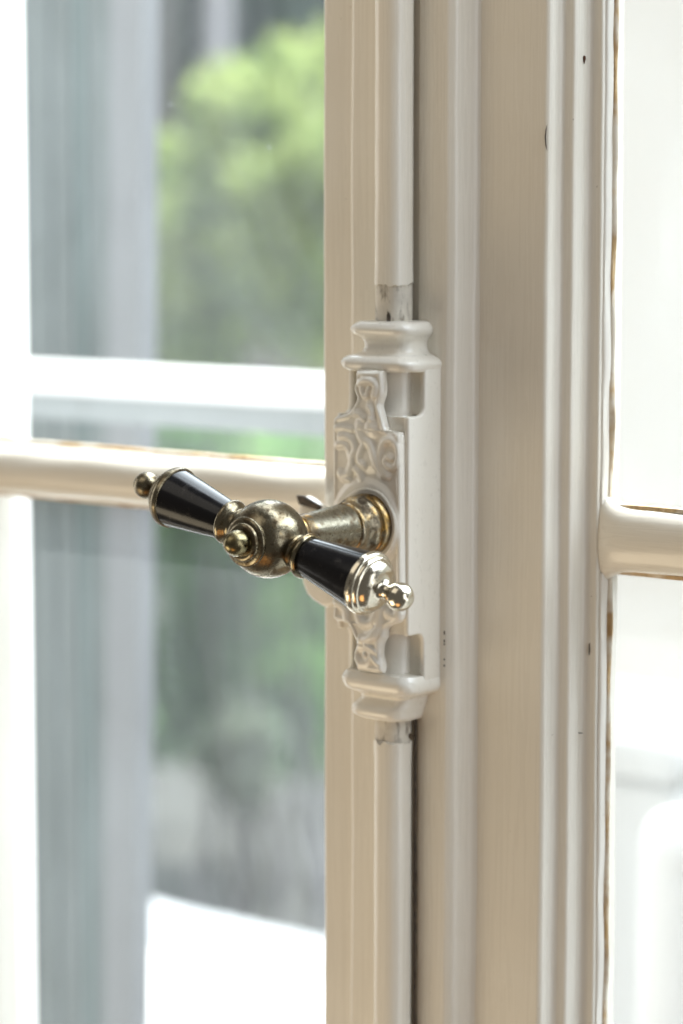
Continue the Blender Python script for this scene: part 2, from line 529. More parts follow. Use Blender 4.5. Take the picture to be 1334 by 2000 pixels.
flat_drop('paint_chip', 1151, 1268, .0240, [(-.2, 2.2), (.2, 1.6), (.25, -1.2), (.0, -2.2), (-.2, -1.0)], 'grime', right, (.63, -.77, 0), .0003)
flat_drop('paint_chip', 1133, 1432, .0223, [(-.9, .15), (.9, .3), (.9, 0), (-.7, -.2)], 'grime', right, (.63, -.77, 0), .0002)

# ------------------------------------------------------------------ the espagnolette lock, rods and handle
lock = thing('window_lock', 'ornate cream painted cast lock with vertical rods and a black and brass T handle', 'window lock')

RX, RY, RR = .0004, -.0052, .0060
def rod(z0, z1, mat, r, name='rod', parent=lock, seed=0., n=90, flare=None, rag0=0., rag1=0.):
    bm = bmesh.new(); rings = []; m = 36
    for k in range(n+1):
        z = z0+(z1-z0)*k/n; ring = []
        rr0 = r+(flare(k/n) if flare else 0)
        for i in range(m):
            a = 2*math.pi*i/m
            # a round bar with a slightly flattened front
            rr = rr0*(abs(math.cos(a))**2.7+abs(math.sin(a))**2.7)**(-1/2.7)*(.97 if math.sin(a) < 0 else .93)+.00012*noise.noise(Vector((math.cos(a)*1.5+seed, math.sin(a)*1.5, z*70)))
            w0 = max(0, 1-(z-z0)/.006); w1 = max(0, 1-(z1-z)/.006)
            rag = noise.noise(Vector((math.cos(a)*3+seed, math.sin(a)*3, 1)))+.6*noise.noise(Vector((math.cos(a)*9+seed, math.sin(a)*9, 2)))
            ring.append(bm.verts.new((RX+rr*math.cos(a), RY+rr*math.sin(a), z+rag*(w0*rag0+w1*rag1))))
        rings.append(ring)
    for a, b in zip(rings, rings[1:]):
        for i in range(m): bm.faces.new((a[i], a[(i+1) % m], b[(i+1) % m], b[i]))
    bm.faces.new(rings[0]); bm.faces.new(rings[-1])
    o = from_bm(name, bm, mat); sharp(o, 50); child(o, parent); return o
zc_top = at(770, 640, -.008).z
z_led = at(770, 556, -.008).z
up_rod = rod(z_led, ZT, 'paint', RR, seed=1., n=300, rag0=.0011, flare=lambda t: .00016*math.exp(-(t*60)**2))
rod(zc_top, z_led+.003, 'worn', RR-.00018, 'worn_rod_end', up_rod, 4.)
rod(.030, zc_top, 'paint', RR-.0005, 'inner_rod_end', up_rod, 5., n=30)
z_low = at(770, 1450, -.008).z
low_rod = rod(ZB, z_low, 'paint', RR, seed=8., n=300, rag1=.0016, flare=lambda t: .0002*math.exp(-((1-t)*60)**2))
zc_low = at(770, 1385, -.008).z
rod(z_low-.003, zc_low, 'worn', RR-.00018, 'worn_rod_end', low_rod, 24., n=40)
rod(zc_low, -.030, 'paint', RR-.0003, 'inner_rod_end', low_rod, 14., n=40)

BX0, BX1, BF = -.0143, .0158, -.0170            # body left, right, front
Z_T1, Z_T0 = at(800, 725, -.012).z, at(800, 812, -.012).z       # upper opening
Z_B1, Z_B0 = at(800, 1238, -.012).z, at(800, 1312, -.012).z     # lower opening
CASE_T, CASE_B = at(715, 716, -.019).z, at(715, 1330, -.019).z

case = bpy.data.objects.new('lock_case', None); COL.objects.link(case); case.parent = lock

def cheek(name, x0, x1, cut):
    """side wall of the case with a bite out of its front edge above and below"""
    def bite(z0, z1, d):
        r = .0022
        return [(BF, z0), (BF+d-r, z0)] + [(BF+d-r+r*math.sin(math.radians(a)), z0+r-r*math.cos(math.radians(a))) for a in (22, 45, 68, 90)] + \
               [(BF+d, z1-r)] + [(BF+d-r+r*math.cos(math.radians(a)), z1-r+r*math.sin(math.radians(a))) for a in (22, 45, 68, 90)]
    out = [(.0005, CASE_B), (BF+cut, CASE_B), (BF+cut, Z_B0-.003)]
    out = [(.0005, CASE_B), (BF+cut, CASE_B)]
    out += [(BF+cut, Z_B1-.0025), (BF+cut-.0008, Z_B1-.0007), (BF+cut-.0025, Z_B1), (BF, Z_B1)]
    out += [(BF, Z_T0), (BF+cut-.0025, Z_T0), (BF+cut-.0008, Z_T0+.0007), (BF+cut, Z_T0+.0025)]
    out += [(BF+cut, CASE_T), (.0005, CASE_T)]
    bm = bmesh.new()
    a = [bm.verts.new((x0, y, z)) for y, z in out]; b = [bm.verts.new((x1, y, z)) for y, z in out]
    n = len(out)
    for i in range(n): bm.faces.new((a[i], a[(i+1) % n], b[(i+1) % n], b[i]))
    bm.faces.new(a); bm.faces.new(b)
    o = from_bm(name, bm, 'paint_lock', bevel=.0007, seg=3); child(o, case); return o
cheek('side_wall', BX1-.0022, BX1, .0085)
cheek('side_wall', BX0, BX0+.0022, .0060)
box('case_body', (BX0+.0004, BF+.0006, Z_B1+.0003), (BX1-.0004, -.0002, Z_T0-.0003), 'paint_lock', case)

for z0, z1 in ((Z_T0+.0001, CASE_T-.001), (CASE_B+.001, Z_B1-.0001)):
    box('backing', (.0068, -.0076, z0), (BX1-.0023, -.0002, z1), 'paint_lock', case)

def neck(z0, z1):
    """rounded core of the casting that shows in the openings"""
    bm = bmesh.new(); rings = []; m = 32; n = 16
    for k in range(n+1):
        t = k/n; r = .0086+.0012*(2*t-1)**6
        rings.append([bm.verts.new((.0008+r*math.cos(2*math.pi*i/m), -.0056+r*.98*math.sin(2*math.pi*i/m), z0+(z1-z0)*t)) for i in range(m)])
    for a, b in zip(rings, rings[1:]):
        for i in range(m): bm.faces.new((a[i], a[(i+1) % m], b[(i+1) % m], b[i]))
    bm.faces.new(rings[0]); bm.faces.new(rings[-1])
    o = from_bm('case_core', bm, 'paint_lock'); sharp(o, 50); child(o, case)
neck(Z_T0-.001, CASE_T+.0005); neck(CASE_B-.0005, Z_B1+.001)

# turned collars at both ends: plan is a rounded block that wraps the rod
def collar(name, rows, parent):
    """rows of (z, left, right, depth, corner)"""
    bm = bmesh.new(); rings = []
    for z, xl, xr, d, c in rows:
        c = min(c, d*.95, (xr-xl)*.48); ring = [(xl, .0006), (xl, -d+c)]
        ring += arc(xl+c, -d+c, c, 180, 270, 8)[1:]
        ring += arc(xr-c*.8, -d+c, c*.8, 270, 360, 8, ry=c)[0:]
        ring += [(xr, .0006)]
        rings.append([bm.verts.new((x, y, z+wob(x, y, z, 60, .0002))) for x, y in ring])
    n = len(rings[0])
    for a, b in zip(rings, rings[1:]):
        for i in range(n): bm.faces.new((a[i], a[(i+1) % n], b[(i+1) % n], b[i]))
    bm.faces.new(rings[0]); bm.faces.new(rings[-1])
    o = from_bm(name, bm, 'paint_lock'); sharp(o, 55); child(o, parent); return o

def zrow(py, Y=-.010): return at(740, py, Y).z
def rows_from(keys, n=7):
    ks = np.array(keys, float); out = []
    cols = [spline([(i, k[c]) for i, k in enumerate(keys)], n) for c in range(5)]
    for r in zip(*cols): out.append(tuple(v[1] for v in r))
    return out
top_rows = rows_from([
    (zrow(626), -.0085, .0085, .0100, .005), (zrow(629), -.0118, .0108, .0128, .006), (zrow(640), -.0140, .0122, .0146, .007),
    (zrow(651), -.0134, .0119, .0142, .007), (zrow(659), -.0115, .0108, .0125, .006), (zrow(668), -.0102, .0100, .0112, .005), (zrow(680), -.0100, .0101, .0112, .005),
    (zrow(689), -.0112, .0112, .0126, .006), (zrow(695), -.0140, .0136, .0158, .006), (zrow(705), -.0150, .0158, .0176, .006), (zrow(716), -.0146, .0159, .0174, .006), (zrow(723), -.0132, .0154, .0166, .006)])
collar('collar', top_rows, case)
bot_rows = rows_from([
    (zrow(1310), -.0136, .0152, .0166, .006), (zrow(1324), -.0146, .0159, .0177, .006), (zrow(1342), -.0134, .0154, .0170, .006), (zrow(1352), -.0118, .0128, .0140, .006),
    (zrow(1358), -.0106, .0108, .0120, .005), (zrow(1366), -.0108, .0104, .0120, .005), (zrow(1378), -.0128, .0098, .0138, .006),
    (zrow(1388), -.0136, .0092, .0144, .007), (zrow(1398), -.0124, .0086, .0136, .006), (zrow(1404), -.0105, .0080, .0120, .006)])
collar('collar', bot_rows, case)

# ornamental front plate: a relief over an outline that narrows above and below
YP = -.0190
def pz(px, py):
    p = at(px, py, YP); return (p.x, p.z)
def z4(zx, zy): return pz(640+zx/5.13, 680+zy/5.13)
def z5(zx, zy): return pz(640+zx/5.13, 840+zy/5.13)
def z6(zx, zy): return pz(600+zx/4.447, 1160+zy/4.447)
Lout = [pz(694, 722), pz(695, 740), pz(691, 757), pz(694, 770), pz(696.5, 778), pz(690, 792), pz(683, 802), pz(675, 808.5), pz(660, 811), pz(652.5, 816), pz(650.3, 824), pz(650, 860), pz(650, 1000), pz(650.5, 1190), pz(651, 1206), pz(656, 1212), pz(670, 1215), pz(679, 1218), pz(690, 1242), pz(697, 1259), pz(692, 1270), pz(691, 1284), pz(695, 1300), pz(698, 1316)]
Rout = [pz(744, 722), pz(747, 745), pz(747, 770), pz(741, 790), pz(744, 806), pz(752, 836), pz(760, 842), pz(775, 844), pz(781, 850), pz(783, 860), pz(784, 1000), pz(785, 1180), pz(784, 1205), pz(778, 1216), pz(762, 1222), pz(752, 1230), pz(750, 1245), pz(744, 1258), pz(742, 1280), pz(746, 1300), pz(745, 1316)]
zt = min(Lout[0][1], Rout[0][1]); zb = max(Lout[-1][1], Rout[-1][1])
def edge_fn(pts, z):
    s = spline(pts, 6); s.sort(key=lambda p: p[1])
    return np.interp(z, [p[1] for p in s], [p[0] for p in s])
NR, NC = 380, 96
zs = np.linspace(zb, zt, NR)
xl = edge_fn(Lout, zs); xr = edge_fn(Rout, zs)
tt = .5-.5*np.cos(np.pi*np.linspace(0, 1, NC)); tt = .55*tt+.45*np.linspace(0, 1, NC)
X = xl[:, None]+(xr-xl)[:, None]*tt[None, :]
Z = np.repeat(zs[:, None], NC, 1)
def seg_dist(X, Z, pts):
    d = np.full(X.shape, 1e9)
    for (ax, az), (bx, bz) in zip(pts, pts[1:]):
        vx, vz = bx-ax, bz-az; L2 = vx*vx+vz*vz+1e-15
        t = np.clip(((X-ax)*vx+(Z-az)*vz)/L2, 0, 1)
        d = np.minimum(d, np.hypot(X-ax-t*vx, Z-az-t*vz))
    return d
outline = list(zip(xl, zs)) + list(zip(xr[::-1], zs[::-1])); outline.append(outline[0])
d_edge = seg_dist(X, Z, outline[::2]+[outline[0]])
Hh = np.zeros_like(X)
xc = pz(716, 900)[0]
def ridge(pts, w=.0010, h=.0010, mirror=False, flat=.0):
    global Hh
    p = spline(pts, 5) if len(pts) > 2 else pts
    for q in ([p, [(2*xc-a, b) for a, b in p]] if mirror else [p]):
        d = np.maximum(0, seg_dist(X, Z, q)-flat)
        Hh = np.maximum(Hh, 1.0*h*np.clip(1-(d/(1.8*w))**2, 0, 1)**1.3)
def blob(c, r, h):
    global Hh
    d = np.hypot(X-c[0], Z-c[1])
    Hh = Hh+h*np.clip(1-(d/r)**2, 0, 1)**1.5
# rim along the outline
Hh = np.maximum(Hh, .0006*np.clip(1-(np.abs(d_edge-.0009)/.0011)**2, 0, 1))
# upper crest
ridge([z4(335, 350), z4(390, 325), z4(450, 330), z4(490, 380), z4(472, 470)], .0010, .0013)
ridge([z4(345, 400), z4(360, 460), z4(395, 480), z4(412, 420)], .0008, .0010)
blob(z4(395, 270), .0045, .0009)
ridge([z4(290, 650), z4(330, 668), z4(365, 705)], .0009, .0013)
ridge([z4(420, 585), z4(447, 630), z4(448, 695)], .0009, .0013)
ridge([z4(330, 760), z4(325, 830), z4(350, 900), z4(375, 930)], .0013, .0014)
blob(z4(435, 800), .0042, .0014)
ridge([z4(510, 600), z4(548, 720), z4(572, 822)], .0008, .0011)
ridge([z4(90, 800), z4(170, 795), z4(250, 812)], .0009, .0011)
# scrolls
ridge([z5(135, 62), z5(200, 60), z5(262, 110), z5(285, 190), z5(258, 260), z5(250, 340), z5(215, 430), z5(150, 455)], .0011, .0014)
ridge([z5(110, 142), z5(170, 140), z5(222, 190), z5(240, 270)], .0010, .0011)
ridge([z5(130, 430), z5(165, 475), z5(215, 490)], .0010, .0012)
ridge([z5(390, 105), z5(345, 190), z5(320, 280), z5(345, 330), z5(375, 350)], .0010, .0013)
ridge([z5(395, 105), z5(450, 165), z5(490, 260), z5(515, 370), z5(560, 450)], .0011, .0014)
ridge([z5(285, 385), z5(325, 430), z5(350, 505)], .0010, .0013)
ridge([z5(600, 460), z5(545, 340), z5(535, 220), z5(570, 125), z5(640, 95), z5(700, 150), z5(720, 260), z5(690, 350), z5(630, 370), z5(585, 320), z5(610, 270), z5(650, 290)], .0010, .0013)
blob(z5(425, 300), .0050, .0010)
ridge([z5(640, 0), z5(700, 40), z5(712, 110)], .0009, .0010)
# raised boss round the spindle, then the foot ornament
bx, bz = pz(716, 1022)
rb = np.hypot(X-bx, Z-bz)
boss = .0014/(1+np.exp((rb-.0140)/.0006))
Hh = np.where(rb < .0150, np.maximum(boss, Hh*(rb > .0137)), Hh)
ridge([z6(240, 60), z6(330, 120), z6(350, 230)], .0011, .0012)
ridge([z6(440, 130), z6(470, 240), z6(560, 250), z6(610, 150)], .0012, .0014)
ridge([z6(640, 130), z6(620, 290), z6(560, 380), z6(470, 400)], .0012, .0013)
ridge([z6(520, 440), z6(560, 470), z6(592, 495)], .0008, .0013)
ridge([z6(560, 540), z6(590, 575), z6(612, 600)], .0008, .0012)
blob(z6(510, 530), .0016, .0013)
ridge([z6(430, 450), z6(480, 448), z6(540, 480), z6(560, 540), z6(520, 600), z6(460, 600), z6(430, 560)], .0012, .0009)
blob(z6(580, 390), .0050, .0009)
ridge([z6(700, 160), z6(760, 200), z6(800, 150)], .0012, .0010)
for k in range(14):                             # pitted, over-painted casting
    blob((rng.uniform(-.013, .014), rng.uniform(zb, zt)), rng.uniform(.001, .003), rng.uniform(-.0003, .0003))
# light blur as thick paint would leave it
for _ in range(1):
    Hh[1:-1, :] = (Hh[:-2, :]+2*Hh[1:-1, :]+Hh[2:, :])/4
    Hh[:, 1:-1] = (Hh[:, :-2]+2*Hh[:, 1:-1]+Hh[:, 2:])/4
RND = .0016
Yf = YP-Hh+RND*(1-np.sqrt(np.clip(1-(1-np.clip(d_edge/RND, 0, 1))**2, 0, 1)))
verts = list(zip(X.ravel().tolist(), Yf.ravel().tolist(), Z.ravel().tolist()))
faces = [(r*NC+c, r*NC+c+1, (r+1)*NC+c+1, (r+1)*NC+c) for r in range(NR-1) for c in range(NC-1)]
loop = [r*NC for r in range(NR)] + [(NR-1)*NC+c for c in range(1, NC)] + [r*NC+NC-1 for r in range(NR-2, -1, -1)] + [c for c in range(NC-2, 0, -1)]
base = len(verts)
for i in loop:
    x, y, z = verts[i]; verts.append((x, BF+.0004, z))
nl = len(loop)
faces += [(loop[i], base+i, base+(i+1) % nl, loop[(i+1) % nl]) for i in range(nl)]
me = bpy.data.meshes.new('front_plate'); me.from_pydata(verts, [], faces); me.update()
bm = bmesh.new(); bm.from_mesh(me); bmesh.ops.recalc_face_normals(bm, faces=bm.faces); bm.to_mesh(me); bm.free()
me.polygons.foreach_set('use_smooth', [True]*len(me.polygons))
plate = link('front_plate', me, 'paint_lock'); child(plate, case)

# keeper hook at the edge of the stile, half hidden by the handle
def plate_xz(name, pts, y0, y1, mat, parent, bevel=.0008):
    bm = bmesh.new()
    a = [bm.verts.new((x, y0, z)) for x, z in pts]; b = [bm.verts.new((x, y1, z)) for x, z in pts]
    n = len(pts)
    for i in range(n): bm.faces.new((a[i], a[(i+1) % n], b[(i+1) % n], b[i]))
    bm.faces.new(a); bm.faces.new(b)
    o = from_bm(name, bm, mat, bevel=bevel); child(o, parent); return o
def kz(px, py): p = at(px, py, -.004); return (p.x, p.z)
keeper = plate_xz('keeper', [kz(588, 968), kz(600, 972), kz(655, 1008), kz(655, 1180), kz(642, 1188), kz(630, 1184), kz(612, 1172), kz(600, 1160), kz(592, 1140), kz(590, 1128), kz(584, 1060), kz(583, 1000)], -.0045, .0002, 'paint_lock', lock, .0012)
plate_xz('bare_tip', [kz(586, 966), kz(599, 967), kz(634, 989), kz(628, 996), kz(590, 984)], -.0062, -.0047, 'grime', keeper, .0004)

# grime where paint has broken away
def blot(name, cx, cz, rx, rz, parent, seed):
    """flake lying on the round rod"""
    bm = bmesh.new(); n = 22; ring = []
    for i in range(n):
        a = 2*math.pi*i/n; k = 1+.45*noise.noise(Vector((math.cos(a)*1.6+seed, math.sin(a)*1.6, seed)))
        ring.append((cx+rx*k*math.cos(a), cz+rz*k*math.sin(a)))
    def onrod(x, z, lift): 
        dx = max(-.98, min(.98, (x-RX)/(RR+lift))); return Vector((x, RY-(RR+lift)*math.sqrt(1-dx*dx), z))
    vs = [bm.verts.new(onrod(x, z, .00015)) for x, z in ring]
    inner = [bm.verts.new(onrod(cx+(x-cx)*.5, cz+(z-cz)*.5, .0002)) for x, z in ring]
    for i in range(n): bm.faces.new((vs[i], vs[(i+1) % n], inner[(i+1) % n], inner[i]))
    bm.faces.new(inner)
    o = from_bm(name, bm, 'grime'); child(o, parent); return o
p = at(790, 1442, -.010); blot('chipped_patch', p.x, p.z, .0012, .0012, low_rod, 3.)
p = at(759, 622, -.011); blot('chipped_patch', p.x, p.z, .0006, .0024, up_rod, 9.)
# crack of old dirt between rod and board
def crack(x, z0, z1, w, parent, seed, mat='grime'):
    bm = bmesh.new(); n = 150; prev = None
    for k in range(n+1):
        z = z0+(z1-z0)*k/n
        a = w*(.6+.9*abs(noise.noise(Vector((seed, 2, z*120)))))
        xx = x+.0003*noise.noise(Vector((seed, 5, z*60)))
        cur = [bm.verts.new((xx-a, -.0005, z)), bm.verts.new((xx, -.0016, z)), bm.verts.new((xx+a, -.0003, z))]
        if prev:
            for i in (0, 1): bm.faces.new((prev[i], prev[i+1], cur[i+1], cur[i]))
        prev = cur
    o = from_bm('dirt_seam', bm, mat); child(o, parent); return o
crack(.0062, ZB, at(815, 1400, 0).z, .0005, low_rod, 3.)

for py, q in ((1236, 1.), (1252, .7), (1258, .5), (1288, .45), (1300, .6)):
    flat_drop('dirt_speck', 868, py, -.0006, [(-.25, -.5*q), (.2, -.7*q), (.3, .5*q), (-.1, .8*q)], 'grime', case, (.63, -.77, 0), .0002)

# ---- handle
HUB = Vector((.0012, -.0690, -.0004)); TILT = math.radians(14.5)
BAR = Vector((math.cos(TILT), 0, -math.sin(TILT))); OUT = Vector((0, -1, 0))
handle = bpy.data.objects.new('handle', None); COL.objects.link(handle); handle.parent = lock; handle.location = HUB
def mm(pts): return [(a/1000, b/1000) for a, b in pts]
def ball(c, r, n=14, t0=-1., t1=1.):
    return [(c+r*math.sin(math.radians(-90*-t0*1 if False else 90*(t0+(t1-t0)*i/n))), r*math.cos(math.radians(90*(t0+(t1-t0)*i/n)))) for i in range(n+1)]
# hub: flattened ball with stepped rings and a bullet tip facing the room
hub_prof = ball(0, 12.3, 26, -.90, .58)
hub_prof += [(10.4, 7.6), (10.9, 7.9), (11.4, 7.7), (11.7, 7.0), (11.8, 6.2), (12.4, 6.0), (12.9, 5.7), (13.1, 5.0), (13.1, 4.5)]
lathe('hub', mm(hub_prof), HUB, OUT, 'brass', handle, 64, 50)
lathe('bullet_tip', mm([(12.6, 3.7), (13.3, 4.1), (14.3, 4.2), (15.6, 4.05), (17.2, 3.4), (18.6, 2.3), (19.4, 1.1), (19.6, 0)]), HUB, OUT, 'brass_knob', handle, 40, 50)
# spindle down to the rosette
shaft_len = -HUB.y*1000-19.0
sh = [(10.6, 6.2), (11.2, 6.7), (12.0, 6.8), (12.6, 6.3), (13.3, 6.1), (14.0, 6.2), (20, 6.55), (28, 7.15), (36.2, 7.8)]
shaft = lathe('spindle', mm(sh+[(36.6, 7.5), (36.9, 6.8)]), HUB, -OUT, 'brass_shaft', handle, 56, 40)
ros = [(36.7, 6.9), (36.9, 7.7), (37.3, 8.15), (38.2, 8.3), (39.6, 8.35), (41.2, 8.7), (42.0, 9.4), (43.0, 9.9), (44.2, 9.95), (45.1, 9.5), (45.3, 9.0), (45.8, 9.7), (46.6, 10.2), (47.6, 10.4), (48.4, 10.4), (50.2, 10.4)]
lathe('rosette', mm(ros), HUB, -OUT, 'brass_old', handle, 64, 45, .02)
lathe('paint_ring', mm([(48.6, 10.42), (48.5, 11.1), (48.2, 11.5), (48.35, 12.0), (49.5, 12.6), (50.4, 13.0)]), HUB, -OUT, 'paint_lock', handle, 48, 60, .03)
for s, capm in ((1, 'nickel'), (-1, 'brass')):
    ax = BAR*s
    lathe('ferrule', mm([(9.0, 5.2), (11.2, 5.0), (11.9, 5.6), (12.5, 5.7), (13.0, 5.3), (13.6, 5.4), (14.4, 6.0), (15.2, 6.9), (15.9, 7.3), (16.6, 7.3), (17.1, 6.9), (17.2, 5.8)]), HUB, ax, 'brass', handle, 48, 42)
    lathe('grip', mm([(16.4, 5.9), (17.0, 6.15), (18.0, 6.3), (28, 7.75), (39.3, 9.35), (40.0, 9.4), (40.2, 9.0)]), HUB, ax, 'ebony', handle, 64, 42)
    cap = [(39.9, 8.6), (40.0, 9.6), (40.3, 9.95), (41.2, 10.05), (42.2, 9.9), (42.6, 9.5), (42.75, 9.1), (43.2, 9.15), (43.7, 8.95), (44.0, 8.5), (44.1, 8.1), (45.0, 7.7), (46.2, 6.8), (46.9, 5.3), (47.4, 3.9), (48.0, 3.0), (48.8, 2.55), (49.6, 2.5)]
    e = lathe('end_cap', mm(cap), HUB, ax, capm, handle, 60, 42)
    lathe('ball_finial', mm([(48.6, 2.0), (49.4, 2.3)] + ball(53.6, 4.4, 18, -.66, 1.)), HUB, ax, capm, handle, 40, 50)

# ------------------------------------------------------------------ outdoors, out of focus
# white reveal of the house wall beside the left leaf
wall = thing('exterior_wall', 'sunlit white window reveal of the house wall at the far left edge', 'wall', (-.30, .1, -.8))
p = at(66, 1000, .124)
box('reveal', (p.x-.45, .0505, -1.45), (p.x, .124, 1.4), 'white_render', wall, .004)

# weathered boards of an open shutter
shut = thing('shutter', 'grey-green boarded shutter with a pale edge board behind the rail', 'shutter', (-.65, .45, -.8))
edges = [(-60, 'grey_board'), (55, 'grey_board'), (108, 'grey_board'), (150, 'teal_board'), (176, 'grey_board'), (240, 'pale_board'), (288, None)]
for (e0, mt), (e1, _) in zip(edges, edges[1:]):
    a = at(e0, 1000, .45).x; b = at(e1, 1000, .45).x
    yo = .0 if mt != 'pale_board' else -.006
    lean = 0 if mt != 'pale_board' else 1
    bm = bmesh.new(); bmesh.ops.create_cube(bm, size=1)
    for v in bm.verts:
        z = -1.45 if v.co.z < 0 else 1.5
        v.co = Vector((a+.002 if v.co.x < 0 else b-.002, .45+yo if v.co.y < 0 else .458, z))
        if lean and v.co.x < (a+b)/2: v.co.x -= .010
        if lean: v.co.x += .022*(z+.1)
    o = from_bm('edge_board' if lean else 'board', bm, mt, smooth=False); child(o, shut)

# white handrail crossing in front of it
def sweep_x(name, prof, x0, x1, mat, parent):
    bm = bmesh.new()
    a = [bm.verts.new((x0, y, z)) for y, z in prof]; b = [bm.verts.new((x1, y, z)) for y, z in prof]
    n = len(prof)
    for i in range(n): bm.faces.new((a[i], a[(i+1) % n], b[(i+1) % n], b[i]))
    bm.faces.new(a); bm.faces.new(b)
    o = from_bm(name, bm, mat, smooth=False); child(o, parent); return o
rail = thing('handrail', 'white handrail crossing outside the upper left pane', 'railing', (-.3, .3, -.8))
q = [at(347, y, .30).z for y in (722, 782, 836)]
zt_, zm_, zb_ = q
sweep_x('rail', [(.30, zm_), (.310, zt_-.001), (.313, zt_), (.322, zt_), (.34, zm_)], -1.0, -.16, 'dull_white', rail)
sweep_x('rail_shaded_face', [(.304, zb_), (.304, zm_-.0004), (.336, zm_-.0004), (.336, zb_)], -1.0, -.162, 'rail_shade', rail)  # lower face of the white rail, its shade painted in as grey
for x in (-.95, -.18):
    box('post', (x-.015, .31, -1.45), (x+.015, .34, zb_-.0005), 'white_paint', rail)

# white slab of a garden table, its far edge showing bottom left
tab = thing('garden_table', 'glaring white table top outside the bottom of the left pane', 'table', (-.3, .66, -1.45))
YT = .82; a = at(455, 1788, YT)
bm = bmesh.new(); n = 40; rings = []
for k in range(n+1):
    x = -1.2+.85*k/n
    w = .004*noise.noise(Vector((x*9, 3, 0)))+.0025*noise.noise(Vector((x*25, 8, 0)))
    rings.append([bm.verts.new((x, y, z)) for y, z in ((.52, a.z-.03), (.52, a.z-.003), (.524, a.z), (YT-.01, a.z+w*.6), (YT, a.z-.002+w*.5), (YT+.003, a.z-.01), (YT, a.z-.03))])
for r0, r1 in zip(rings, rings[1:]):
    for i in range(7): bm.faces.new((r0[i], r0[(i+1) % 7], r1[(i+1) % 7], r1[i]))
bm.faces.new(rings[0]); bm.faces.new(rings[-1])
child(from_bm('table_top', bm, 'white_render'), tab)
for x in (-1.1, -.42):
    for y in (.56, .78): box('leg', (x-.02, y-.02, -1.45), (x+.02, y+.02, a.z-.0305), 'white_paint', tab)

# the white things behind the right pane
hw = thing('garden_wall', 'plain white wall filling the right pane', 'wall', (1., 1.35, -1.45))
c0 = at(960, 1000, 1.3)
box('wall', (c0.x, 1.3, -1.45), (3.5, 1.42, .62), 'white_render', hw, .006)
a, b = at(1220, 1700, .45), at(1420, 1700, .45)
R = (b-a).dot(RIGHT)/2; cxy = (a+b)/2; dz = at(1320, 1600, .45+R*.4).z; sz = at(1320, 1695, .45).z
post = thing('round_post', 'white round post with domed cap at the lower right corner', 'post', (cxy.x, cxy.y+R*.4, -1.45))
hb = sz+1.45
lathe('shaft', [(0, R), (hb-.004, R), (hb-.004, R*.97), (hb, R*.97)], post.location, (0, 0, 1), 'dull_white', post, 48, 30)
dome = [(hb, R*.98), (hb+.006, R*1.01)] + [(hb+.006+(dz-sz)*math.sin(math.radians(t)), R*1.01*math.cos(math.radians(t))**.6) for t in range(10, 90, 10)] + [(hb+.006+(dz-sz), 0)]
lathe('domed_cap', dome, post.location, (0, 0, 1), 'dull_white', post, 48, 30)
a = at(1316, 1440, .62); zt2 = a.z
cab = thing('garden_cabinet', 'white rounded cabinet behind the domed post in the right pane', 'cabinet', (a.x-.08, .70, -1.45))
box('cabinet_body', (a.x-.17, .62, -1.44), (a.x, .76, zt2-.03), 'dull_white', cab, .012, 4)
box('cabinet_top', (a.x-.175, .612, zt2-.0295), (a.x+.006, .768, zt2), 'dull_white', cab, .010, 4)

# planting
def leaves(name, blobs, n, size, mat, parent, seed):
    r = np.random.default_rng(seed); V = []; Fc = []
    tot = sum(b[1][0]*b[1][1]*b[1][2] for b in blobs)
    for c, rad in blobs:
        m = int(n*rad[0]*rad[1]*rad[2]/tot)
        d = r.normal(size=(m, 3)); d /= np.linalg.norm(d, axis=1)[:, None]
        q = d*(r.uniform(.15, 1, m)**.45)[:, None]*np.array(rad)+np.array(c)
        for k in range(m):
            s = size*r.uniform(.6, 1.4)
            u = r.normal(size=3); u /= np.linalg.norm(u); w = np.cross(u, r.normal(size=3)); w /= np.linalg.norm(w)
            i = len(V)
            V += [tuple(q[k]-u*s), tuple(q[k]+w*s*.45), tuple(q[k]+u*s), tuple(q[k]-w*s*.45)]
            Fc.append((i, i+1, i+2, i+3))
    me = bpy.data.meshes.new(name); me.from_pydata(V, [], Fc); me.update()
    o = link(name, me, mat); child(o, parent); return o

def trunk(name, base, tip, r0, r1, mat, parent, seed):
    bm = bmesh.new(); n = 14; m = 10; rings = []
    for k in range(n+1):
        t = k/n; c = Vector(base).lerp(Vector(tip), t); c.x += .05*noise.noise(Vector((seed, t*3, 0))); rr = r0+(r1-r0)*t
        rings.append([bm.verts.new(c+Vector((rr*math.cos(2*math.pi*i/m), rr*math.sin(2*math.pi*i/m), 0))) for i in range(m)])
    for a, b in zip(rings, rings[1:]):
        for i in range(m): bm.faces.new((a[i], a[(i+1) % m], b[(i+1) % m], b[i]))
    bm.faces.new(rings[0]); bm.faces.new(rings[-1])
    o = from_bm(name, bm, mat); child(o, parent); return o

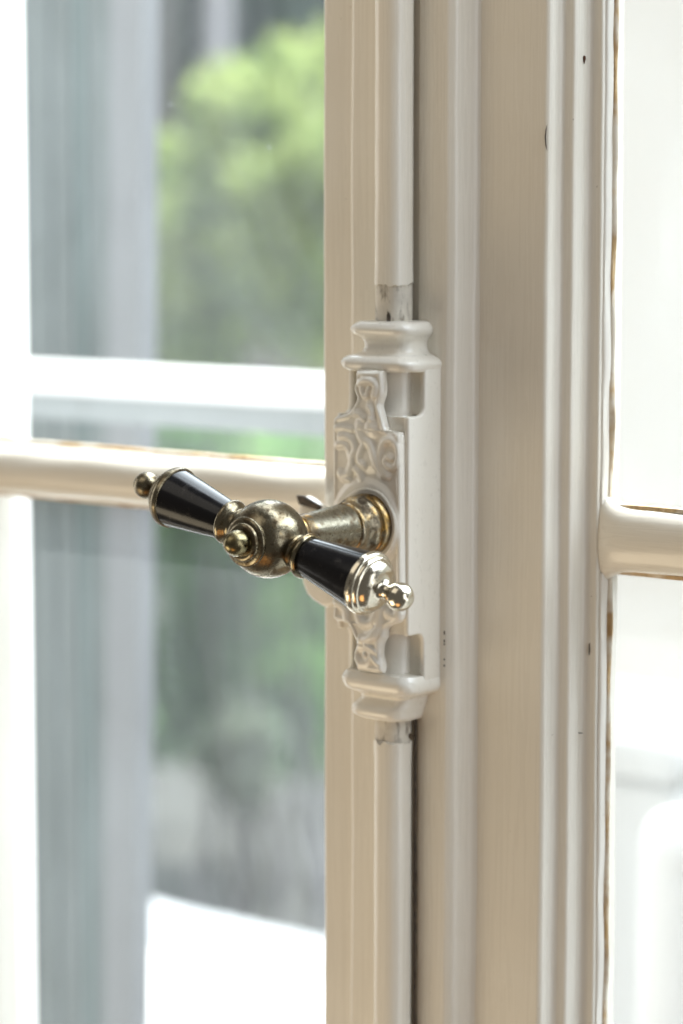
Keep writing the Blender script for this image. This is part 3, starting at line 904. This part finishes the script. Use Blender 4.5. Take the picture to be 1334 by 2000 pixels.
def shrub(name, label, blobs_px, Y, n, size, mat, seed, cat='shrub'):
    """blobs_px: (px, py, radius across, radius up in px) at distance Y"""
    k = (at(500, 500, Y)-CAM).dot(FWD)/F_PX
    bl = []
    for px, py, rx, ry in blobs_px:
        c = at(px, py, Y+random.uniform(-.2, .2)); bl.append(((c.x, c.y, c.z), (rx*k, rx*k, ry*k)))
    mx = sum(b[0][0] for b in bl)/len(bl)
    t = thing(name, label, cat, (mx, Y, -1.45))
    leaves('foliage', bl, n, size, mat, t, seed)
    for i, (c, rad) in enumerate(bl[:3]):
        trunk('stem', (mx+.06*(i-1), Y, -1.46), (c[0], c[1], c[2]), .009, .004, 'bark', t, seed+i)
    return t
def clumps(boxes, n, r0, r1, seed):
    r = random.Random(seed); out = []
    for k in range(n):
        x0, y0, x1, y1 = boxes[k % len(boxes)]; q = r.uniform(r0, r1)
        out.append((r.uniform(x0, x1), r.uniform(y0, y1), q, q*r.uniform(.8, 1.2)))
    return out
shrub('garden_shrub', 'bright yellow-green shrub seen through the upper left pane', clumps([(330, 290, 430, 690), (430, 200, 560, 690), (570, 110, 780, 690)], 54, 55, 90, 3)+clumps([(310, 200, 640, 420), (520, 60, 700, 200)], 24, 22, 42, 13), 3.0, 7500, .026, 'leaf_light', 5)
shrub('garden_shrub', 'pale green shrub low beside the window stile in the lower left pane', clumps([(560, 1180, 760, 1480), (470, 880, 760, 1100)], 24, 50, 85, 4), 3.5, 5500, .026, 'leaf_fresh', 6)
shrub('garden_shrub', 'dull green shrub beside the shutter in the lower left pane', clumps([(310, 860, 420, 1450), (400, 880, 580, 1450)], 44, 50, 85, 5), 3.9, 13000, .03, 'leaf_mid', 8)
shrub('garden_shrub', 'small pale grey-green bush below the middle of the lower left pane', clumps([(380, 1330, 520, 1560)], 8, 40, 60, 6), 3.3, 4000, .02, 'leaf_grey', 9)

# slender tree trunks and the dark wood behind
for i, (x0, x1, Y, w, mt, lb) in enumerate(((418, 425, 5.9, 34, 'bark_pale', 'pale slim tree trunk left of the yellow-green shrub'), (300, 330, 7.5, 30, 'bark', 'dark slim tree trunk beside the pale shutter edge'))):
    k = (at(x0, 800, Y)-CAM).dot(FWD)/F_PX
    t = thing('tree', lb, 'tree', (at(x0, 1000, Y).x, Y, -1.45))
    trunk('trunk', (at(x0, 1000, Y).x, Y, -1.46), (at(x1, 0, Y).x, Y, 2.2), w*k, w*k*.7, mt, t, 30+i)
    c = at(x1, 0, Y)
    leaves('crown', [((c.x, Y, 3.0), (1.2, 1.2, .8))], 1500, .08, 'leaf_dark', t, 40+i)
for i, (x0, w) in enumerate(((540, 16), (462, 26), (605, 18), (390, 14))):
    Y = 3.25; k = (at(x0, 800, Y)-CAM).dot(FWD)/F_PX; c = at(x0, 1600, Y)
    t = thing('stake', ('pale thin stem standing below the dull green shrub, between the others', 'thickest pale stem below the dull green shrub', 'pale thin stem nearest the window stile below the shrub', 'thin stem nearest the shutter below the shrub')[i], 'tree stem', (c.x, Y, -1.45))
    trunk('stem', (c.x, Y, -1.46), (c.x+.03, Y, at(x0, 1530, Y).z), w*k, w*k*.6, 'bark_pale', t, 60+i)
bl = []
for i in range(70):
    bl.append(((random.uniform(-17, -4), 12+random.uniform(0, 3), random.uniform(-1.3, 4.5)), (1.3, .8, 1.1)))
wd = bpy.data.objects.new('woods', None)
t = thing('woods', 'dark blurred wood filling the garden background', 'woods', (-10, 12, -1.45)); t['kind'] = 'stuff'
leaves('foliage', bl, 26000, .13, 'leaf_dark', t, 77)
bpy.data.objects.remove(wd)
